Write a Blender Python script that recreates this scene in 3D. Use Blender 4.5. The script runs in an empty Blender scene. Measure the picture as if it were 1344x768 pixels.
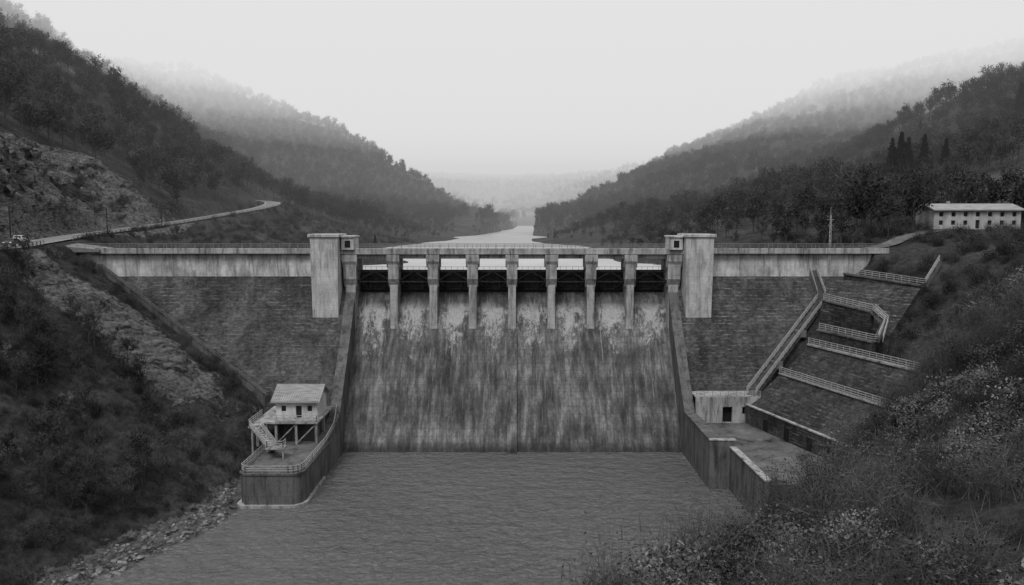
import bpy, math, random, bmesh
import numpy as np
from mathutils import Vector, noise as mnoise
random.seed(7); rng=np.random.default_rng(7)
scene=bpy.context.scene
COL=scene.collection

# ------------------------------------------------------------ materials
def nt_new(name):
    m=bpy.data.materials.new(name); m.use_nodes=True
    nt=m.node_tree; b=nt.nodes["Principled BSDF"]
    b.inputs["Specular IOR Level"].default_value=0.25
    return m,nt,b
class N:
    def __init__(s,nt): s.nt=nt
    def node(s,t,**k):
        n=s.nt.nodes.new(t)
        for a,b in k.items(): setattr(n,a,b)
        return n
    def link(s,a,b): s.nt.links.new(a,b)
    def pos(s): return s.node("ShaderNodeNewGeometry").outputs["Position"]
    def scaled(s,v,sc):
        m=s.node("ShaderNodeVectorMath",operation='MULTIPLY'); s.link(v,m.inputs[0]); m.inputs[1].default_value=sc; return m.outputs[0]
    def noise(s,sc=(1,1,1),detail=6,rough=.6,dist=0,vec=None):
        n=s.node("ShaderNodeTexNoise"); n.inputs["Scale"].default_value=1; n.inputs["Detail"].default_value=detail
        n.inputs["Roughness"].default_value=rough; n.inputs["Distortion"].default_value=dist
        s.link(s.scaled(vec or s.pos(),sc),n.inputs["Vector"]); return n.outputs["Fac"]
    def ramp(s,f,stops):
        r=s.node("ShaderNodeValToRGB"); e=r.color_ramp.elements
        while len(e)<len(stops): e.new(.5)
        for i,(p,v) in enumerate(stops): e[i].position=p; e[i].color=(v,v,v,1)
        s.link(f,r.inputs[0]); return r.outputs[0]
    def math(s,op,a,b=None,c=None):
        n=s.node("ShaderNodeMath",operation=op)
        for i,x in enumerate((a,b,c)):
            if x is None: continue
            if isinstance(x,(int,float)): n.inputs[i].default_value=x
            else: s.link(x,n.inputs[i])
        return n.outputs[0]
    def mr(s,v,a,b,c=0,d=1):
        n=s.node("ShaderNodeMapRange"); s.link(v,n.inputs[0])
        for i,x in enumerate((a,b,c,d)): n.inputs[i+1].default_value=x
        return n.outputs[0]
    def mix(s,f,a,b):
        n=s.node("ShaderNodeMix",data_type='FLOAT')
        for i,x in ((0,f),(2,a),(3,b)):
            if isinstance(x,(int,float)): n.inputs[i].default_value=x
            else: s.link(x,n.inputs[i])
        return n.outputs[0]
    def sep(s,v):
        n=s.node("ShaderNodeSeparateXYZ"); s.link(v,n.inputs[0]); return n.outputs
    def bump(s,h,b,strength=.5,dist=.1):
        n=s.node("ShaderNodeBump"); n.inputs["Strength"].default_value=strength; n.inputs["Distance"].default_value=dist
        s.link(h,n.inputs["Height"]); s.link(n.outputs[0],b.inputs["Normal"])

def simple(name,lo,hi,sc=(1,1,1),rough=.85,bump=.3,bd=.05,detail=4,p0=.35,p1=.65):
    m,nt,b=nt_new(name); n=N(nt)
    f=n.noise(sc,detail); n.link(n.ramp(f,[(p0,lo),(p1,hi)]),b.inputs["Base Color"])
    b.inputs["Roughness"].default_value=rough
    if bump: n.bump(f,b,bump,bd)
    return m

def concrete_mat(name,base,dark,streak=.6,patch=.6):
    m,nt,b=nt_new(name); n=N(nt)
    big=n.noise((.25,.25,.2),5,.7); st=n.noise((.9,.9,.12),6,.75,.3); fine=n.noise((4,4,4),4,.75)
    v=n.math('MULTIPLY',n.ramp(big,[(.32,patch),(.62,1.0)]),n.ramp(st,[(.36,1-streak),(.54,1.0)]))
    v=n.math('MULTIPLY',v,n.ramp(fine,[(.3,.74),(.7,1.1)]))
    z=n.sep(n.pos())[2]
    fr=n.math('FRACT',n.math('MULTIPLY',z,1/1.7))
    j=n.math('LESS_THAN',fr,.04)
    v=n.mix(n.math('MULTIPLY',j,.4),v,.2)
    c=n.mr(v,0,1,dark,base)
    n.link(c,b.inputs["Base Color"]); b.inputs["Roughness"].default_value=.9
    n.bump(fine,b,.4,.05)
    return m
M_conc=concrete_mat("weathered_concrete",.66,.08,.65,.55)
M_wall=concrete_mat("stained_parapet_concrete",.72,.05,.65,.35)
M_concd=concrete_mat("dark_concrete",.17,.02,.75)
M_pier=concrete_mat("pier_concrete",.48,.04,.8)

def masonry(name,ax,ay,bw_,rh,k0=1.0):
    m,nt,b=nt_new(name); n=N(nt)
    s=n.sep(n.pos()); c=n.node("ShaderNodeCombineXYZ")
    wob=n.math('MULTIPLY',n.noise((.5,.5,.5),2),.9)
    xx=n.math('ADD',n.math('MULTIPLY',s[0],ax),n.math('MULTIPLY',s[1],ay)); zz=n.math('ADD',n.math('MULTIPLY',s[2],1.22),n.math('MULTIPLY',wob,.3))
    n.link(n.math('ADD',xx,wob),c.inputs[0]); n.link(zz,c.inputs[1])
    br=n.node("ShaderNodeTexBrick"); n.link(c.outputs[0],br.inputs["Vector"])
    br.inputs["Scale"].default_value=1; br.inputs["Brick Width"].default_value=bw_; br.inputs["Row Height"].default_value=rh
    br.inputs["Mortar Size"].default_value=.045; br.inputs["Mortar Smooth"].default_value=.7
    br.inputs["Color1"].default_value=(.055,)*3+(1,); br.inputs["Color2"].default_value=(.072,)*3+(1,); br.inputs["Mortar"].default_value=(.045,)*3+(1,)
    bw=n.node("ShaderNodeRGBToBW"); n.link(br.outputs[0],bw.inputs[0])
    big=n.noise((.10,.10,.08),5,.7); fine=n.noise((1.4,1.4,2.0),6,.8); vs=n.noise((.5,.5,.05),4,.7)
    v=n.math('MULTIPLY',bw.outputs[0],n.ramp(big,[(.3,.35*k0),(.7,1.65*k0)]))
    v=n.math('MULTIPLY',v,n.ramp(fine,[(.32,.3),(.68,1.9)])); v=n.math('MULTIPLY',v,n.ramp(vs,[(.35,.55),(.65,1.3)]))
    bed=n.math('LESS_THAN',n.math('FRACT',n.math('DIVIDE',zz,rh)),.34)
    lime=n.math('MULTIPLY',n.ramp(n.noise((.5,.5,2.0),6,.82),[(.51,0),(.59,1)]),n.ramp(n.noise((.06,.06,.10),4),[(.38,.12),(.58,1)]))
    lime=n.math('MULTIPLY',lime,n.mix(bed,.15,1.0))
    v=n.mix(n.math('MULTIPLY',lime,.85),v,.23)
    n.link(v,b.inputs["Base Color"]); b.inputs["Roughness"].default_value=.92
    n.bump(n.math('ADD',n.math('MULTIPLY',br.outputs["Fac"],-.5),n.math('MULTIPLY',fine,1.7)),b,.8,.17)
    return m
M_mas=masonry("dam_block_masonry",1,0,2.4,.8)
M_mas2=masonry("terrace_rubble_masonry",.3,-.95,1.6,.6,.7)

def spill():
    m,nt,b=nt_new("spillway_wet_concrete"); n=N(nt)
    s=n.sep(n.pos()); z=s[2]
    st=n.noise((1.0,.3,.035),7,.74); st2=n.noise((.26,.3,.025),5,.65); fine=n.noise((2.2,2.2,2.2),5,.75); pat=n.noise((.14,.14,.13),5,.7)
    v=n.math('MULTIPLY',n.ramp(st,[(.36,.045),(.5,.10),(.64,.20)]),n.ramp(st2,[(.35,.5),(.65,1.45)]))
    v=n.math('MULTIPLY',v,n.ramp(fine,[(.3,.68),(.7,1.25)])); v=n.math('MULTIPLY',v,n.ramp(pat,[(.3,.7),(.7,1.25)]))
    fr=n.math('FRACT',n.math('MULTIPLY',z,1/1.25)); v=n.mix(n.math('MULTIPLY',n.math('LESS_THAN',fr,.09),.35),v,.04)
    fx=n.math('FRACT',n.math('MULTIPLY',s[0],.5)); v=n.mix(n.math('MULTIPLY',n.math('LESS_THAN',fx,.05),.2),v,.04)
    g=n.mr(z,14,24.5,0,.31)
    ln=n.noise((.42,.3,.15),8,.8,.5); br=n.noise((1.8,1,.8),6,.8)
    ph=n.math('COSINE',n.math('MULTIPLY',s[0],2*math.pi/8)); ph=n.math('MULTIPLY',ph,-.08)
    k=n.math('ADD',n.math('ADD',ln,g),ph); k=n.math('ADD',k,n.mr(br,.3,.7,-.14,.14))
    mask=n.ramp(k,[(.72,0),(.86,.82)])
    mask=n.math('MULTIPLY',mask,n.mr(z,25.0,26.6,1,0.05))
    v=n.mix(mask,v,n.math('MULTIPLY',n.ramp(fine,[(.3,.65),(.7,1.15)]),.46))
    long=n.math('MULTIPLY',n.ramp(n.noise((1.9,.2,.022),6,.72),[(.57,0),(.66,.6)]),n.mr(z,2,12,0.15,1))
    v=n.mix(long,v,.28)
    wet=n.mr(z,.5,1.8,.4,1); v=n.math('MULTIPLY',v,wet)
    n.link(v,b.inputs["Base Color"]); b.inputs["Roughness"].default_value=.75
    n.bump(fine,b,.5,.08)
    return m
M_spill=spill()

M_steel=simple("dark_steel",.014,.04,(1,1,1),.6,.1)
M_rail=simple("galvanised_rail",.30,.44,(2,2,2),.6,0)
M_crail=simple("crest_rail_paint",.14,.22,(2,2,2),.6,0)
M_asph=simple("asphalt",.15,.24,(.4,.4,.4),.5,.2,.01)
M_white=simple("white_paint",.7,.8,(1,1,1),.6,0)
M_plaster=simple("plaster",.40,.68,(.5,.5,.2),.9,.1,.02,6)
M_hplas=simple("old_house_plaster",.26,.50,(.5,.5,.2),.9,.1,.02,6)
M_tile=simple("roof_tiles",.22,.38,(.6,3,3),.85,.4,.05)
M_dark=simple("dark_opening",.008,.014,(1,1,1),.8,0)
M_glass=simple("window_glass",.02,.04,(1,1,1),.15,0)
M_bark=simple("bark",.04,.09,(2,2,1),.95,0)
M_carw=simple("car_paint_white",.72,.78,(1,1,1),.3,0)
M_card=simple("car_paint_dark",.05,.06,(1,1,1),.3,0)
M_tyre=simple("tyre_rubber",.02,.03,(1,1,1),.8,0)
M_srock=simple("shore_boulders",.06,.28,(.7,.7,1.2),.95,.8,.3,6)

def yardm():
    m,nt,b=nt_new("wet_yard_concrete"); n=N(nt)
    f=n.noise((.18,.18,.18),6,.7,.5); g=n.noise((1.5,1.5,1.5),5,.75); v=n.math('MULTIPLY',n.ramp(f,[(.38,.04),(.5,.12),(.7,.19)]),n.ramp(g,[(.3,.6),(.7,1.2)]))
    n.link(v,b.inputs["Base Color"]); n.link(n.ramp(f,[(.38,.25),(.5,.85)]),b.inputs["Roughness"]); return m
M_yard=yardm()

def leafmat(name,lo,hi,big=.05,b0=.6,b1=1.25):
    m,nt,b=nt_new(name); n=N(nt)
    oi=n.node("ShaderNodeObjectInfo"); g=n.noise((big,big,big),3)
    v=n.mr(oi.outputs["Random"],0,1,lo,hi); v=n.math('MULTIPLY',v,n.ramp(g,[(.36,b0),(.62,b1)]))
    n.link(v,b.inputs["Base Color"]); b.inputs["Roughness"].default_value=.9; b.inputs["Specular IOR Level"].default_value=.1
    return m
M_leaf=leafmat("forest_foliage",.014,.060,.03)
M_leafc=leafmat("conifer_needles",.007,.014)
M_leafn=leafmat("bramble_leaves",.05,.24,.28,.3,1.2)
M_leafm=leafmat("scrub_leaves",.02,.075,.12,.5)
M_twig=leafmat("bare_twigs",.05,.14,.05)
M_leafd=leafmat("dark_shrub_leaves",.012,.035,.12,.5)

def groundmat():
    m,nt,b=nt_new("hillside_ground"); n=N(nt)
    a=n.noise((.07,.07,.07),6,.7); c=n.noise((.9,.9,.9),6,.75)
    soil=n.math('MULTIPLY',n.ramp(a,[(.35,.025),(.65,.085)]),n.ramp(c,[(.3,.35),(.7,1.7)]))
    r1=n.noise((.28,.28,.85),9,.8,1.4); r3=n.noise((1.3,1.3,1.8),6,.8)
    rock=n.math('MULTIPLY',n.ramp(r1,[(.39,.03),(.45,.20),(.58,.34),(.70,.50)]),n.ramp(r3,[(.36,.30),(.60,1.25)]))
    at=n.node("ShaderNodeAttribute"); at.attribute_name="rock"
    k=n.math('ADD',at.outputs["Fac"],n.mr(c,.3,.7,-.28,.28)); k=n.math('ADD',k,n.mr(a,.3,.7,-.12,.12))
    k=n.ramp(k,[(.40,0),(.56,1)])
    v=n.mix(k,soil,rock)
    at2=n.node("ShaderNodeAttribute"); at2.attribute_name="field"
    v=n.mix(at2.outputs["Fac"],v,n.ramp(n.noise((.3,.3,3),5),[(.3,.06),(.7,.13)]))
    n.link(v,b.inputs["Base Color"]); b.inputs["Roughness"].default_value=.95; b.inputs["Specular IOR Level"].default_value=.1
    n.bump(n.mix(k,c,n.math('ADD',n.math('MULTIPLY',r1,2.2),r3)),b,1.0,1.1)
    return m
M_ground=groundmat()

def watermat(name,base,rough,sc,bs,bd,k2=1.0):
    m,nt,b=nt_new(name); n=N(nt)
    n.link(n.ramp(n.noise((.03,.03,.03),3),[(.3,base*.85),(.7,base*1.1)]),b.inputs["Base Color"])
    b.inputs["Roughness"].default_value=rough; b.inputs["IOR"].default_value=1.33; b.inputs["Specular IOR Level"].default_value=.5
    f=n.noise((sc,sc*1.3,sc),4,.65,.6); f2=n.noise((sc*.35,sc*.45,sc),2,.5)
    n.bump(n.math('ADD',f,n.math('MULTIPLY',f2,k2)),b,bs,bd); return m
M_river=watermat("river_water_surface",.165,.06,1.05,1.0,1.1,1.6)
M_res=watermat("reservoir_water_surface",.46,.35,.5,.9,.5)

# ------------------------------------------------------------ mesh helper
class MB:
    def __init__(s): s.v=[]; s.f=[]
    def hexa(s,p):
        b=len(s.v); s.v+= [tuple(q) for q in p]
        for f in ((3,2,1,0),(4,5,6,7),(0,1,5,4),(1,2,6,5),(2,3,7,6),(3,0,4,7)): s.f.append(tuple(b+i for i in f))
    def box(s,x0,x1,y0,y1,z0,z1):
        s.hexa([(x0,y0,z0),(x1,y0,z0),(x1,y1,z0),(x0,y1,z0),(x0,y0,z1),(x1,y0,z1),(x1,y1,z1),(x0,y1,z1)])
    def beam(s,p,q,w,h=None):
        h=h or w; p=Vector(p); q=Vector(q); d=(q-p)
        if d.length<1e-5: return
        d.normalize(); up=Vector((0,0,1)) if abs(d.z)<.95 else Vector((0,1,0))
        sd=d.cross(up).normalized()*w/2; u=sd.cross(d).normalized()*h/2
        s.hexa([p-sd-u,p+sd-u,q+sd-u,q-sd-u,p-sd+u,p+sd+u,q+sd+u,q-sd+u])
    def prism(s,prof,x0,x1,fn=None):
        fn=fn or (lambda a,y,z:(a,y,z)); b=len(s.v); n=len(prof)
        s.v+=[fn(x0,*q) for q in prof]+[fn(x1,*q) for q in prof]
        s.f.append(tuple(b+i for i in range(n))[::-1]); s.f.append(tuple(b+n+i for i in range(n)))
        for i in range(n):
            j=(i+1)%n; s.f.append((b+i,b+j,b+n+j,b+n+i))
    def poly(s,pts,z0,z1): s.prism(pts,z0,z1,lambda a,x,y:(x,y,a))
    def rail(s,pts,h=1.1,step=2.0,w=.07,n=3,pw=.09):
        for p,q in zip(pts[:-1],pts[1:]):
            p=Vector(p); q=Vector(q); L=(q-p).length; k=max(1,int(round(L/step)))
            for i in range(k+1):
                a=p.lerp(q,i/k); s.beam(a,a+Vector((0,0,h)),pw)
            for j in range(n):
                o=Vector((0,0,h*(j+1)/n)); s.beam(p+o,q+o,w)
    def stairs(s,p,q,w=1.4,depth=.8):
        p=Vector(p); q=Vector(q); d=q-p; n=max(3,int(abs(d.z)/.2)); hd=Vector((d.x,d.y,0)).normalized(); sd=Vector((-hd.y,hd.x,0))*w/2
        for i in range(n):
            a=p+Vector((d.x,d.y,0))*(i/n); c=p+Vector((d.x,d.y,0))*((i+1)/n); z1=p.z+d.z*(i+(1 if d.z>0 else 0))/n; z0=z1-depth
            s.hexa([(a-sd).to_tuple()[:2]+(z0,),(a+sd).to_tuple()[:2]+(z0,),(c+sd).to_tuple()[:2]+(z0,),(c-sd).to_tuple()[:2]+(z0,),
                    (a-sd).to_tuple()[:2]+(z1,),(a+sd).to_tuple()[:2]+(z1,),(c+sd).to_tuple()[:2]+(z1,),(c-sd).to_tuple()[:2]+(z1,)])
    def done(s,name,mat,parent=None,bevel=0,smooth=False):
        me=bpy.data.meshes.new(name); me.from_pydata(s.v,[],s.f); me.materials.append(mat)
        bm=bmesh.new(); bm.from_mesh(me); bmesh.ops.recalc_face_normals(bm,faces=bm.faces); bm.to_mesh(me); bm.free()
        o=bpy.data.objects.new(name,me); COL.objects.link(o)
        if parent: o.parent=parent
        if bevel:
            b=o.modifiers.new("bevel",'BEVEL'); b.width=bevel; b.segments=2; b.limit_method='ANGLE'
        return o
def empty(name):
    e=bpy.data.objects.new(name,None); COL.objects.link(e); return e

# ------------------------------------------------------------ terrain
CP=[(0,135,-6),(0,110,-6),(0,90,-6),(-25,135,-5),(25,135,-5),(-25,112,-5),(25,110,-5),(-30,90,-5),(15,88,-5),(0,70,-4),(-30,70,-4),
(-42,108,.3),(-50,90,.3),(-51,75,.3),(-48,55,.3),(-37,118,-2),(-34,130,-1),(-34,112,-5),
(-45,133,7),(-47,140,9.5),(-45,122,3.5),(-58,125,14),(-56,105,9),(-62,87,9),(-58,133,18.5),(-62,141,20),(-76,134,29.5),(-73,150,29.5),(-86,150,36.5),(-76,110,26),(-77,87,22),
(-88,130,38),(-97,155,38.6),(-95,100,38),(-105,60,38),(-70,60,10),(-85,40,20),
(-96,130,39.5),(-110,130,62),(-140,130,85),(-104,155,40),(-117,155,64),(-150,155,88),(-111,190,42),(-122,190,60),(-160,190,85),(-115,230,45),(-126,235,58),(-170,240,85),
(-114,272,50),(-140,280,64),(-180,290,93),(-112,325,54),(-105,345,52),(-135,318,66),(-180,345,100),(-257,431,140),(-336,530,176),(-450,600,235),(-200,200,115),(-280,300,150),(-300,150,180),(-160,80,95),(-130,50,60),
(-85,190,34),(-80,230,35),(-75,270,37),(-80,320,40),(-60,190,34),(-92,320,46),(-90,350,45),
(-220,520,85),(-140,450,58),(-110,390,48),(-90,450,43),(-60,300,34),(-40,200,34),
(-29,206,32.3),(-46,375,32.3),(-34,558,32.3),(-16,850,32.3),(-2,1100,32.3),(-50,290,32.5),
(-390,920,214),(-218,890,158),(-308,890,178),(-163,940,120),(-72,1000,54),(-461,925,210),(-220,700,95),(-120,650,58),(-330,750,140),(-100,850,60),
(32,206,32.3),(18,375,32.3),(20,558,32.3),(34,880,32.3),(48,1100,32.3),(26,290,32.4),
(97,1100,58),(187,1060,113),(258,1000,149),(312,965,172),(398,930,206),(491,930,222),(625,930,240),(150,600,72),(250,620,90),(300,600,98),(400,700,150),(120,800,80),(200,780,110),
(302,460,127),(243,420,104),(203,400,77),(166,380,60),(120,350,50),(200,500,68),(60,400,42),(70,300,40),
(100,178,41.2),(85,170,40),(120,170,42),(140,200,48),(144,232,54),(100,230,45),(60,200,36),(60,260,38),(100,300,50),(150,300,60),(200,300,78),(200,220,72),(180,160,60),(75,160,37.3),(90,150,38.5),(120,130,46),
(80,140,36),(77,137,33.5),(71,134,26.5),(66,142,24),(67,125,20),(64,113,17),(72,106,28),(76,108,35),(74,120,28),(85,115,40),(62,100,19),(56,100,12),(48,104,6),(110,90,52),
(38,100,2),(34,100,-.5),(30,88,-1),(24,70,-1),(18,60,-1),
(5.3,27,29.6),(11.5,34,29.2),(24,50,26.8),(39,69,24.5),(52,85,24),(60,90,27),(75,90,40),(60,70,40),(40,60,38),(20,29,33),(25,20,38),(10,20,32.5),(2,24,29.5),(-3,22,27),(0,10,35),(0,0,40.5),(10,0,42),(-10,10,31),(-15,0,35),(20,5,43),(30,30,38),(0,34,20),(0,48,4),(10,48,13),(20,60,10),(30,80,6),(41,90,8),(60,20,55),(-15,30,8),(-30,30,0),(-40,0,20),
(0,180,20),(0,206,22),(0,300,22),(-15,375,24),(-5,558,24),(8,850,26),(22,1100,28),
(-600,700,280),(600,500,220),(800,900,290),(-800,900,320),(18,1300,27),(30,1600,27),(-300,1500,150),(320,1500,150),(700,1400,260),
(0,2000,45),(60,3200,205),(-250,3200,200),(413,2250,210),(560,2500,230),(270,2200,165),(150,2150,100),(-100,2400,70),(-350,2200,190),(-900,2500,350),(1200,2500,350),(0,4500,300),(-1500,4500,400),(1500,4500,400),(0,5500,300),(-2500,1000,500),(2500,1000,500),(-400,-60,250),(400,-60,250),(0,-60,60)]
CP=np.array(CP,float)
def phi(r2): return np.sqrt(r2+9.0)
A=phi(((CP[:,None,:2]-CP[None,:,:2])**2).sum(-1)); n=len(CP)
Q=np.c_[np.ones(n),CP[:,:2]]
S=np.block([[A,Q],[Q.T,np.zeros((3,3))]])
W=np.linalg.solve(S,np.r_[CP[:,2],0,0,0])
def rbf(x,y):
    out=W[n]+W[n+1]*x+W[n+2]*y
    for i in range(n): out=out+W[i]*phi((x-CP[i,0])**2+(y-CP[i,1])**2)
    return out
ROAD=np.array([(-112,40,38.2),(-100,75,38.2),(-93,105,38.3),(-90,130,38.5),(-97,155,38.9),(-104,185,39.9),(-108,215,41.0),(-107,245,42.9),(-103,275,45.6),(-99,305,48.6),(-104,332,51.2),(-122,350,53)],float)
def catmull(P,k=10):
    P=np.vstack([2*P[0]-P[1],P,2*P[-1]-P[-2]]); o=[]
    for i in range(1,len(P)-2):
        for t in np.linspace(0,1,k,endpoint=False):
            a,b,c,d=P[i-1:i+3]
            o.append(.5*((2*b)+(-a+c)*t+(2*a-5*b+4*c-d)*t*t+(-a+3*b-3*c+d)*t**3))
    o.append(P[-2]); return np.array(o)
RD=catmull(ROAD)
LANE=catmull(np.array([(74,160,37.4),(80,163,38.2),(88,168,40.2),(98,171.0,41.2),(119,171,41.4),(139,168,42)],float),6)
def polydist(x,y,R):
    best=np.full(x.shape,1e9); zz=np.zeros(x.shape)
    for a,b in zip(R[:-1],R[1:]):
        d=b[:2]-a[:2]; L=(d**2).sum(); t=np.clip(((x-a[0])*d[0]+(y-a[1])*d[1])/L,0,1)
        ds=np.hypot(x-a[0]-t*d[0],y-a[1]-t*d[1]); m=ds<best
        best=np.where(m,ds,best); zz=np.where(m,a[2]+t*(b[2]-a[2]),zz)
    return best,zz
C0=np.array((43.5,134.5)); CD=np.array((.27,-.963)); CN=np.array((.963,.27))
UB=np.array([(64,153,31.8),(74,137.5,31.2),(65.5,131,23.4),(59.5,146,26.2)])
upl=np.linalg.lstsq(np.c_[UB[:,:2],np.ones(4)],UB[:,2],rcond=None)[0]
def inside(x,y,P):
    m=np.ones(x.shape,bool)
    for i in range(len(P)):
        a=P[i];b=P[(i+1)%len(P)]; m&=((b[0]-a[0])*(y-a[1])-(b[1]-a[1])*(x-a[0]))<=0
    return m
def sst(v): v=np.clip(v,0,1); return v*v*(3-2*v)
xs=np.unique(np.round(np.r_[np.arange(-130,-50,.85),np.arange(-50,130.1,1.1),130+np.cumsum(1.3*1.07**np.arange(72)),-130-np.cumsum(1.2*1.07**np.arange(73))],3))
ys=np.unique(np.round(np.r_[np.arange(-60,80,1.3),np.arange(80,230,.95),np.arange(230,240,1.2),240+np.cumsum(1.5*1.028**np.arange(170))],3))
X,Y=np.meshgrid(xs,ys,indexing='ij')
Z=rbf(X,Y)
nz=np.zeros(X.shape); nb=np.zeros(X.shape); nf=np.zeros(X.shape); nx=np.zeros(X.shape)
for i in range(X.shape[0]):
    for j in range(X.shape[1]):
        x,y=X[i,j],Y[i,j]
        nb[i,j]=mnoise.fractal(Vector((x*.008,y*.008,1.3)),1,2,4)
        if y<420: nz[i,j]=mnoise.ridged_multi_fractal(Vector((x*.055,y*.055,4.1)),.9,2.1,5,1,2)-1.2
        if y<270 and -150<x<-35:
            zz=Z[i,j]; nf[i,j]=mnoise.fractal(Vector((x*.22,y*.22,zz*.12)),.5,2.2,5)
            nx[i,j]=mnoise.fractal(Vector((y*.10+zz*.05,zz*.30,x*.03+7)),.45,2.3,6)
far=sst((np.hypot(X,Y-100)-150)/400)
Z=Z+nb*14*far*sst((Z-34)/40)
near=(1-far)
leftslope=sst((-38-X)/12)*sst((170-Y)/20)
Z=Z+nz*near*(.35+1.5*leftslope)*sst((Z+2)/6)
cx,cz=polydist(X,Y,RD)
cliff=sst((-98-X)/5)*(1-sst((-100-X-30)/12))*(1-sst((Y-225)/40))*sst((Y-90)/20)
Z=Z+(nz*2.6+nf*2.2)*cliff
Z=Z+nf*1.1*leftslope
w=1-sst((cx-4.8)/4.0); Z=Z*(1-w)+(cz-.3)*w
lx,lz=polydist(X,Y,LANE); w2=1-sst((lx-3)/3.5); Z=Z*(1-w2)+(lz-.25)*w2
m=(abs(X)<33.2)&(Y>128)&(Y<166); Z=np.where(m,np.minimum(Z,-4),Z)
m=(X>-46)&(X<-30)&(Y>128)&(Y<158); Z=np.where(m,np.minimum(Z,6),Z)
sz=10.5+(-46-X)*24/38.; m=(X<=-46)&(X>-88)&(Y>139)&(Y<160); Z=np.where(m,np.minimum(Z,sz-.9),Z)
m=(X>-41.2)&(X<-30)&(Y>111.5)&(Y<142); Z=np.where(m,np.minimum(Z,3),Z)
rz=11.2+(X-43.4)*.8; m=(X>43.4)&(X<74)&(Y>137)&(Y<160); Z=np.where(m,np.minimum(Z,rz-.8),Z)
m=(X>30)&(X<=43.4)&(Y>130)&(Y<160); Z=np.where(m,np.minimum(Z,5),Z)
s_=(X-C0[0])*CN[0]+(Y-C0[1])*CN[1]; a_=(X-C0[0])*CD[0]+(Y-C0[1])*CD[1]
pr=np.interp(s_,[-.1,0,7,13.5],[5,9.5,15,20])-1.0
m=(a_>-7)&(a_<26)&(s_>-14)&(s_<14); Z=np.where(m,np.minimum(Z,pr),Z)
m=(X>31)&(s_<0)&(Y>103)&(Y<140); Z=np.where(m,np.minimum(Z,5),Z)
m=inside(X,Y,UB); Z=np.where(m,np.minimum(Z,upl[0]*X+upl[1]*Y+upl[2]-1.2),Z)
hp=1-sst((np.maximum(abs(X-107.5)-12,abs(Y-180)-6))/5); Z=Z*(1-hp)+41.4*hp
m=(Y<1600)&(Y>400)&(abs(X-np.interp(Y,[400,560,850,1100,1600],[-14,-7,9,22,30]))<np.interp(Y,[400,560,850,1100],[24,22,19,19])); Z=np.where(m,np.minimum(Z,30),Z)
gx,gy=np.gradient(Z,xs,ys); slope=np.hypot(gx,gy)
rock=np.clip(cliff*1.15,0,1)
rock=np.maximum(rock,.85*sst((3.6-Z)/2.2)*(Y<150)*(X<-30))
band=np.exp(-(((X+76)/11)**2+((Y-137)/9)**2))+np.exp(-(((X+61)/9)**2+((Y-132)/7)**2))
rock=np.maximum(rock,np.clip(band*1.3,0,.9))
rock=np.maximum(rock,.46*sst((slope-1.0)/.6)*(Y<260))
field=np.clip(1-sst((np.hypot((X-150)/22,(Y-222)/26)-.8)/.3),0,1)
DX=nx*3.6*cliff*sst((cx-5.5)/4)+nx*2.0*np.clip(band,0,1)*(Y<142)
I,J=X.shape
V=np.c_[(X+DX).ravel(),Y.ravel(),Z.ravel()]
ii,jj=np.meshgrid(np.arange(I-1),np.arange(J-1),indexing='ij'); b0=(ii*J+jj).ravel()
F=np.c_[b0,b0+J,b0+J+1,b0+1]
me=bpy.data.meshes.new("terrain"); me.from_pydata(V.tolist(),[],F.tolist()); me.materials.append(M_ground)
for nm,arr in (("rock",rock),("field",field)):
    at=me.attributes.new(nm,'FLOAT','POINT'); at.data.foreach_set("value",arr.ravel().astype(np.float32))
me.polygons.foreach_set("use_smooth",[True]*len(me.polygons))
ter=bpy.data.objects.new("terrain",me); COL.objects.link(ter)
def grid_at(G,x,y):
    i=np.clip(np.searchsorted(xs,x)-1,0,I-2); j=np.clip(np.searchsorted(ys,y)-1,0,J-2)
    u=(x-xs[i])/(xs[i+1]-xs[i]); v=(y-ys[j])/(ys[j+1]-ys[j])
    return G[i,j]*(1-u)*(1-v)+G[i+1,j]*u*(1-v)+G[i,j+1]*(1-u)*v+G[i+1,j+1]*u*v

# ------------------------------------------------------------ water
b=MB(); b.v=[(-130,-40,0),(70,-40,0),(70,150,0),(-130,150,0)]; b.f=[(0,1,2,3)]; b.done("river_water",M_river)
b=MB(); b.v=[(-140,159.7,32),(90,159.7,32),(260,2600,32),(-260,2600,32)]; b.f=[(0,1,2,3)]; b.done("reservoir_water",M_res)

# ------------------------------------------------------------ road
def ribbon(name,R,hw,mat,dz=0,off=0,parent=None):
    b=MB(); T=np.gradient(R[:,:2],axis=0); T/=np.linalg.norm(T,axis=1)[:,None]; Nn=np.c_[-T[:,1],T[:,0]]
    for p,q in zip(R,Nn):
        b.v.append((p[0]+q[0]*(off+hw),p[1]+q[1]*(off+hw),p[2]+dz)); b.v.append((p[0]+q[0]*(off-hw),p[1]+q[1]*(off-hw),p[2]+dz))
    for i in range(len(R)-1): b.f.append((2*i,2*i+1,2*i+3,2*i+2))
    return b.done(name,mat,parent)
road=ribbon("road",RD,3.3,M_asph,.05)
ribbon("edge_line_a",RD,.08,M_white,.06,2.9,road); ribbon("edge_line_b",RD,.08,M_white,.06,-2.9,road)
b=MB(); T=np.gradient(RD[:,:2],axis=0); T/=np.linalg.norm(T,axis=1)[:,None]; Nn=np.c_[T[:,1],-T[:,0]]
Rr=[(p[0]+q[0]*3.8,p[1]+q[1]*3.8,p[2]-.15) for p,q in zip(RD,Nn)]
seg=[p for p in Rr if p[1]<150]; b.rail(seg,.95,3,.10,2,.12); seg2=[p for p in Rr if p[1]>166]; b.rail(seg2,.8,3,.10,2,.12)
b.done("road_guard_rail",M_crail)
b=MB()
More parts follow.
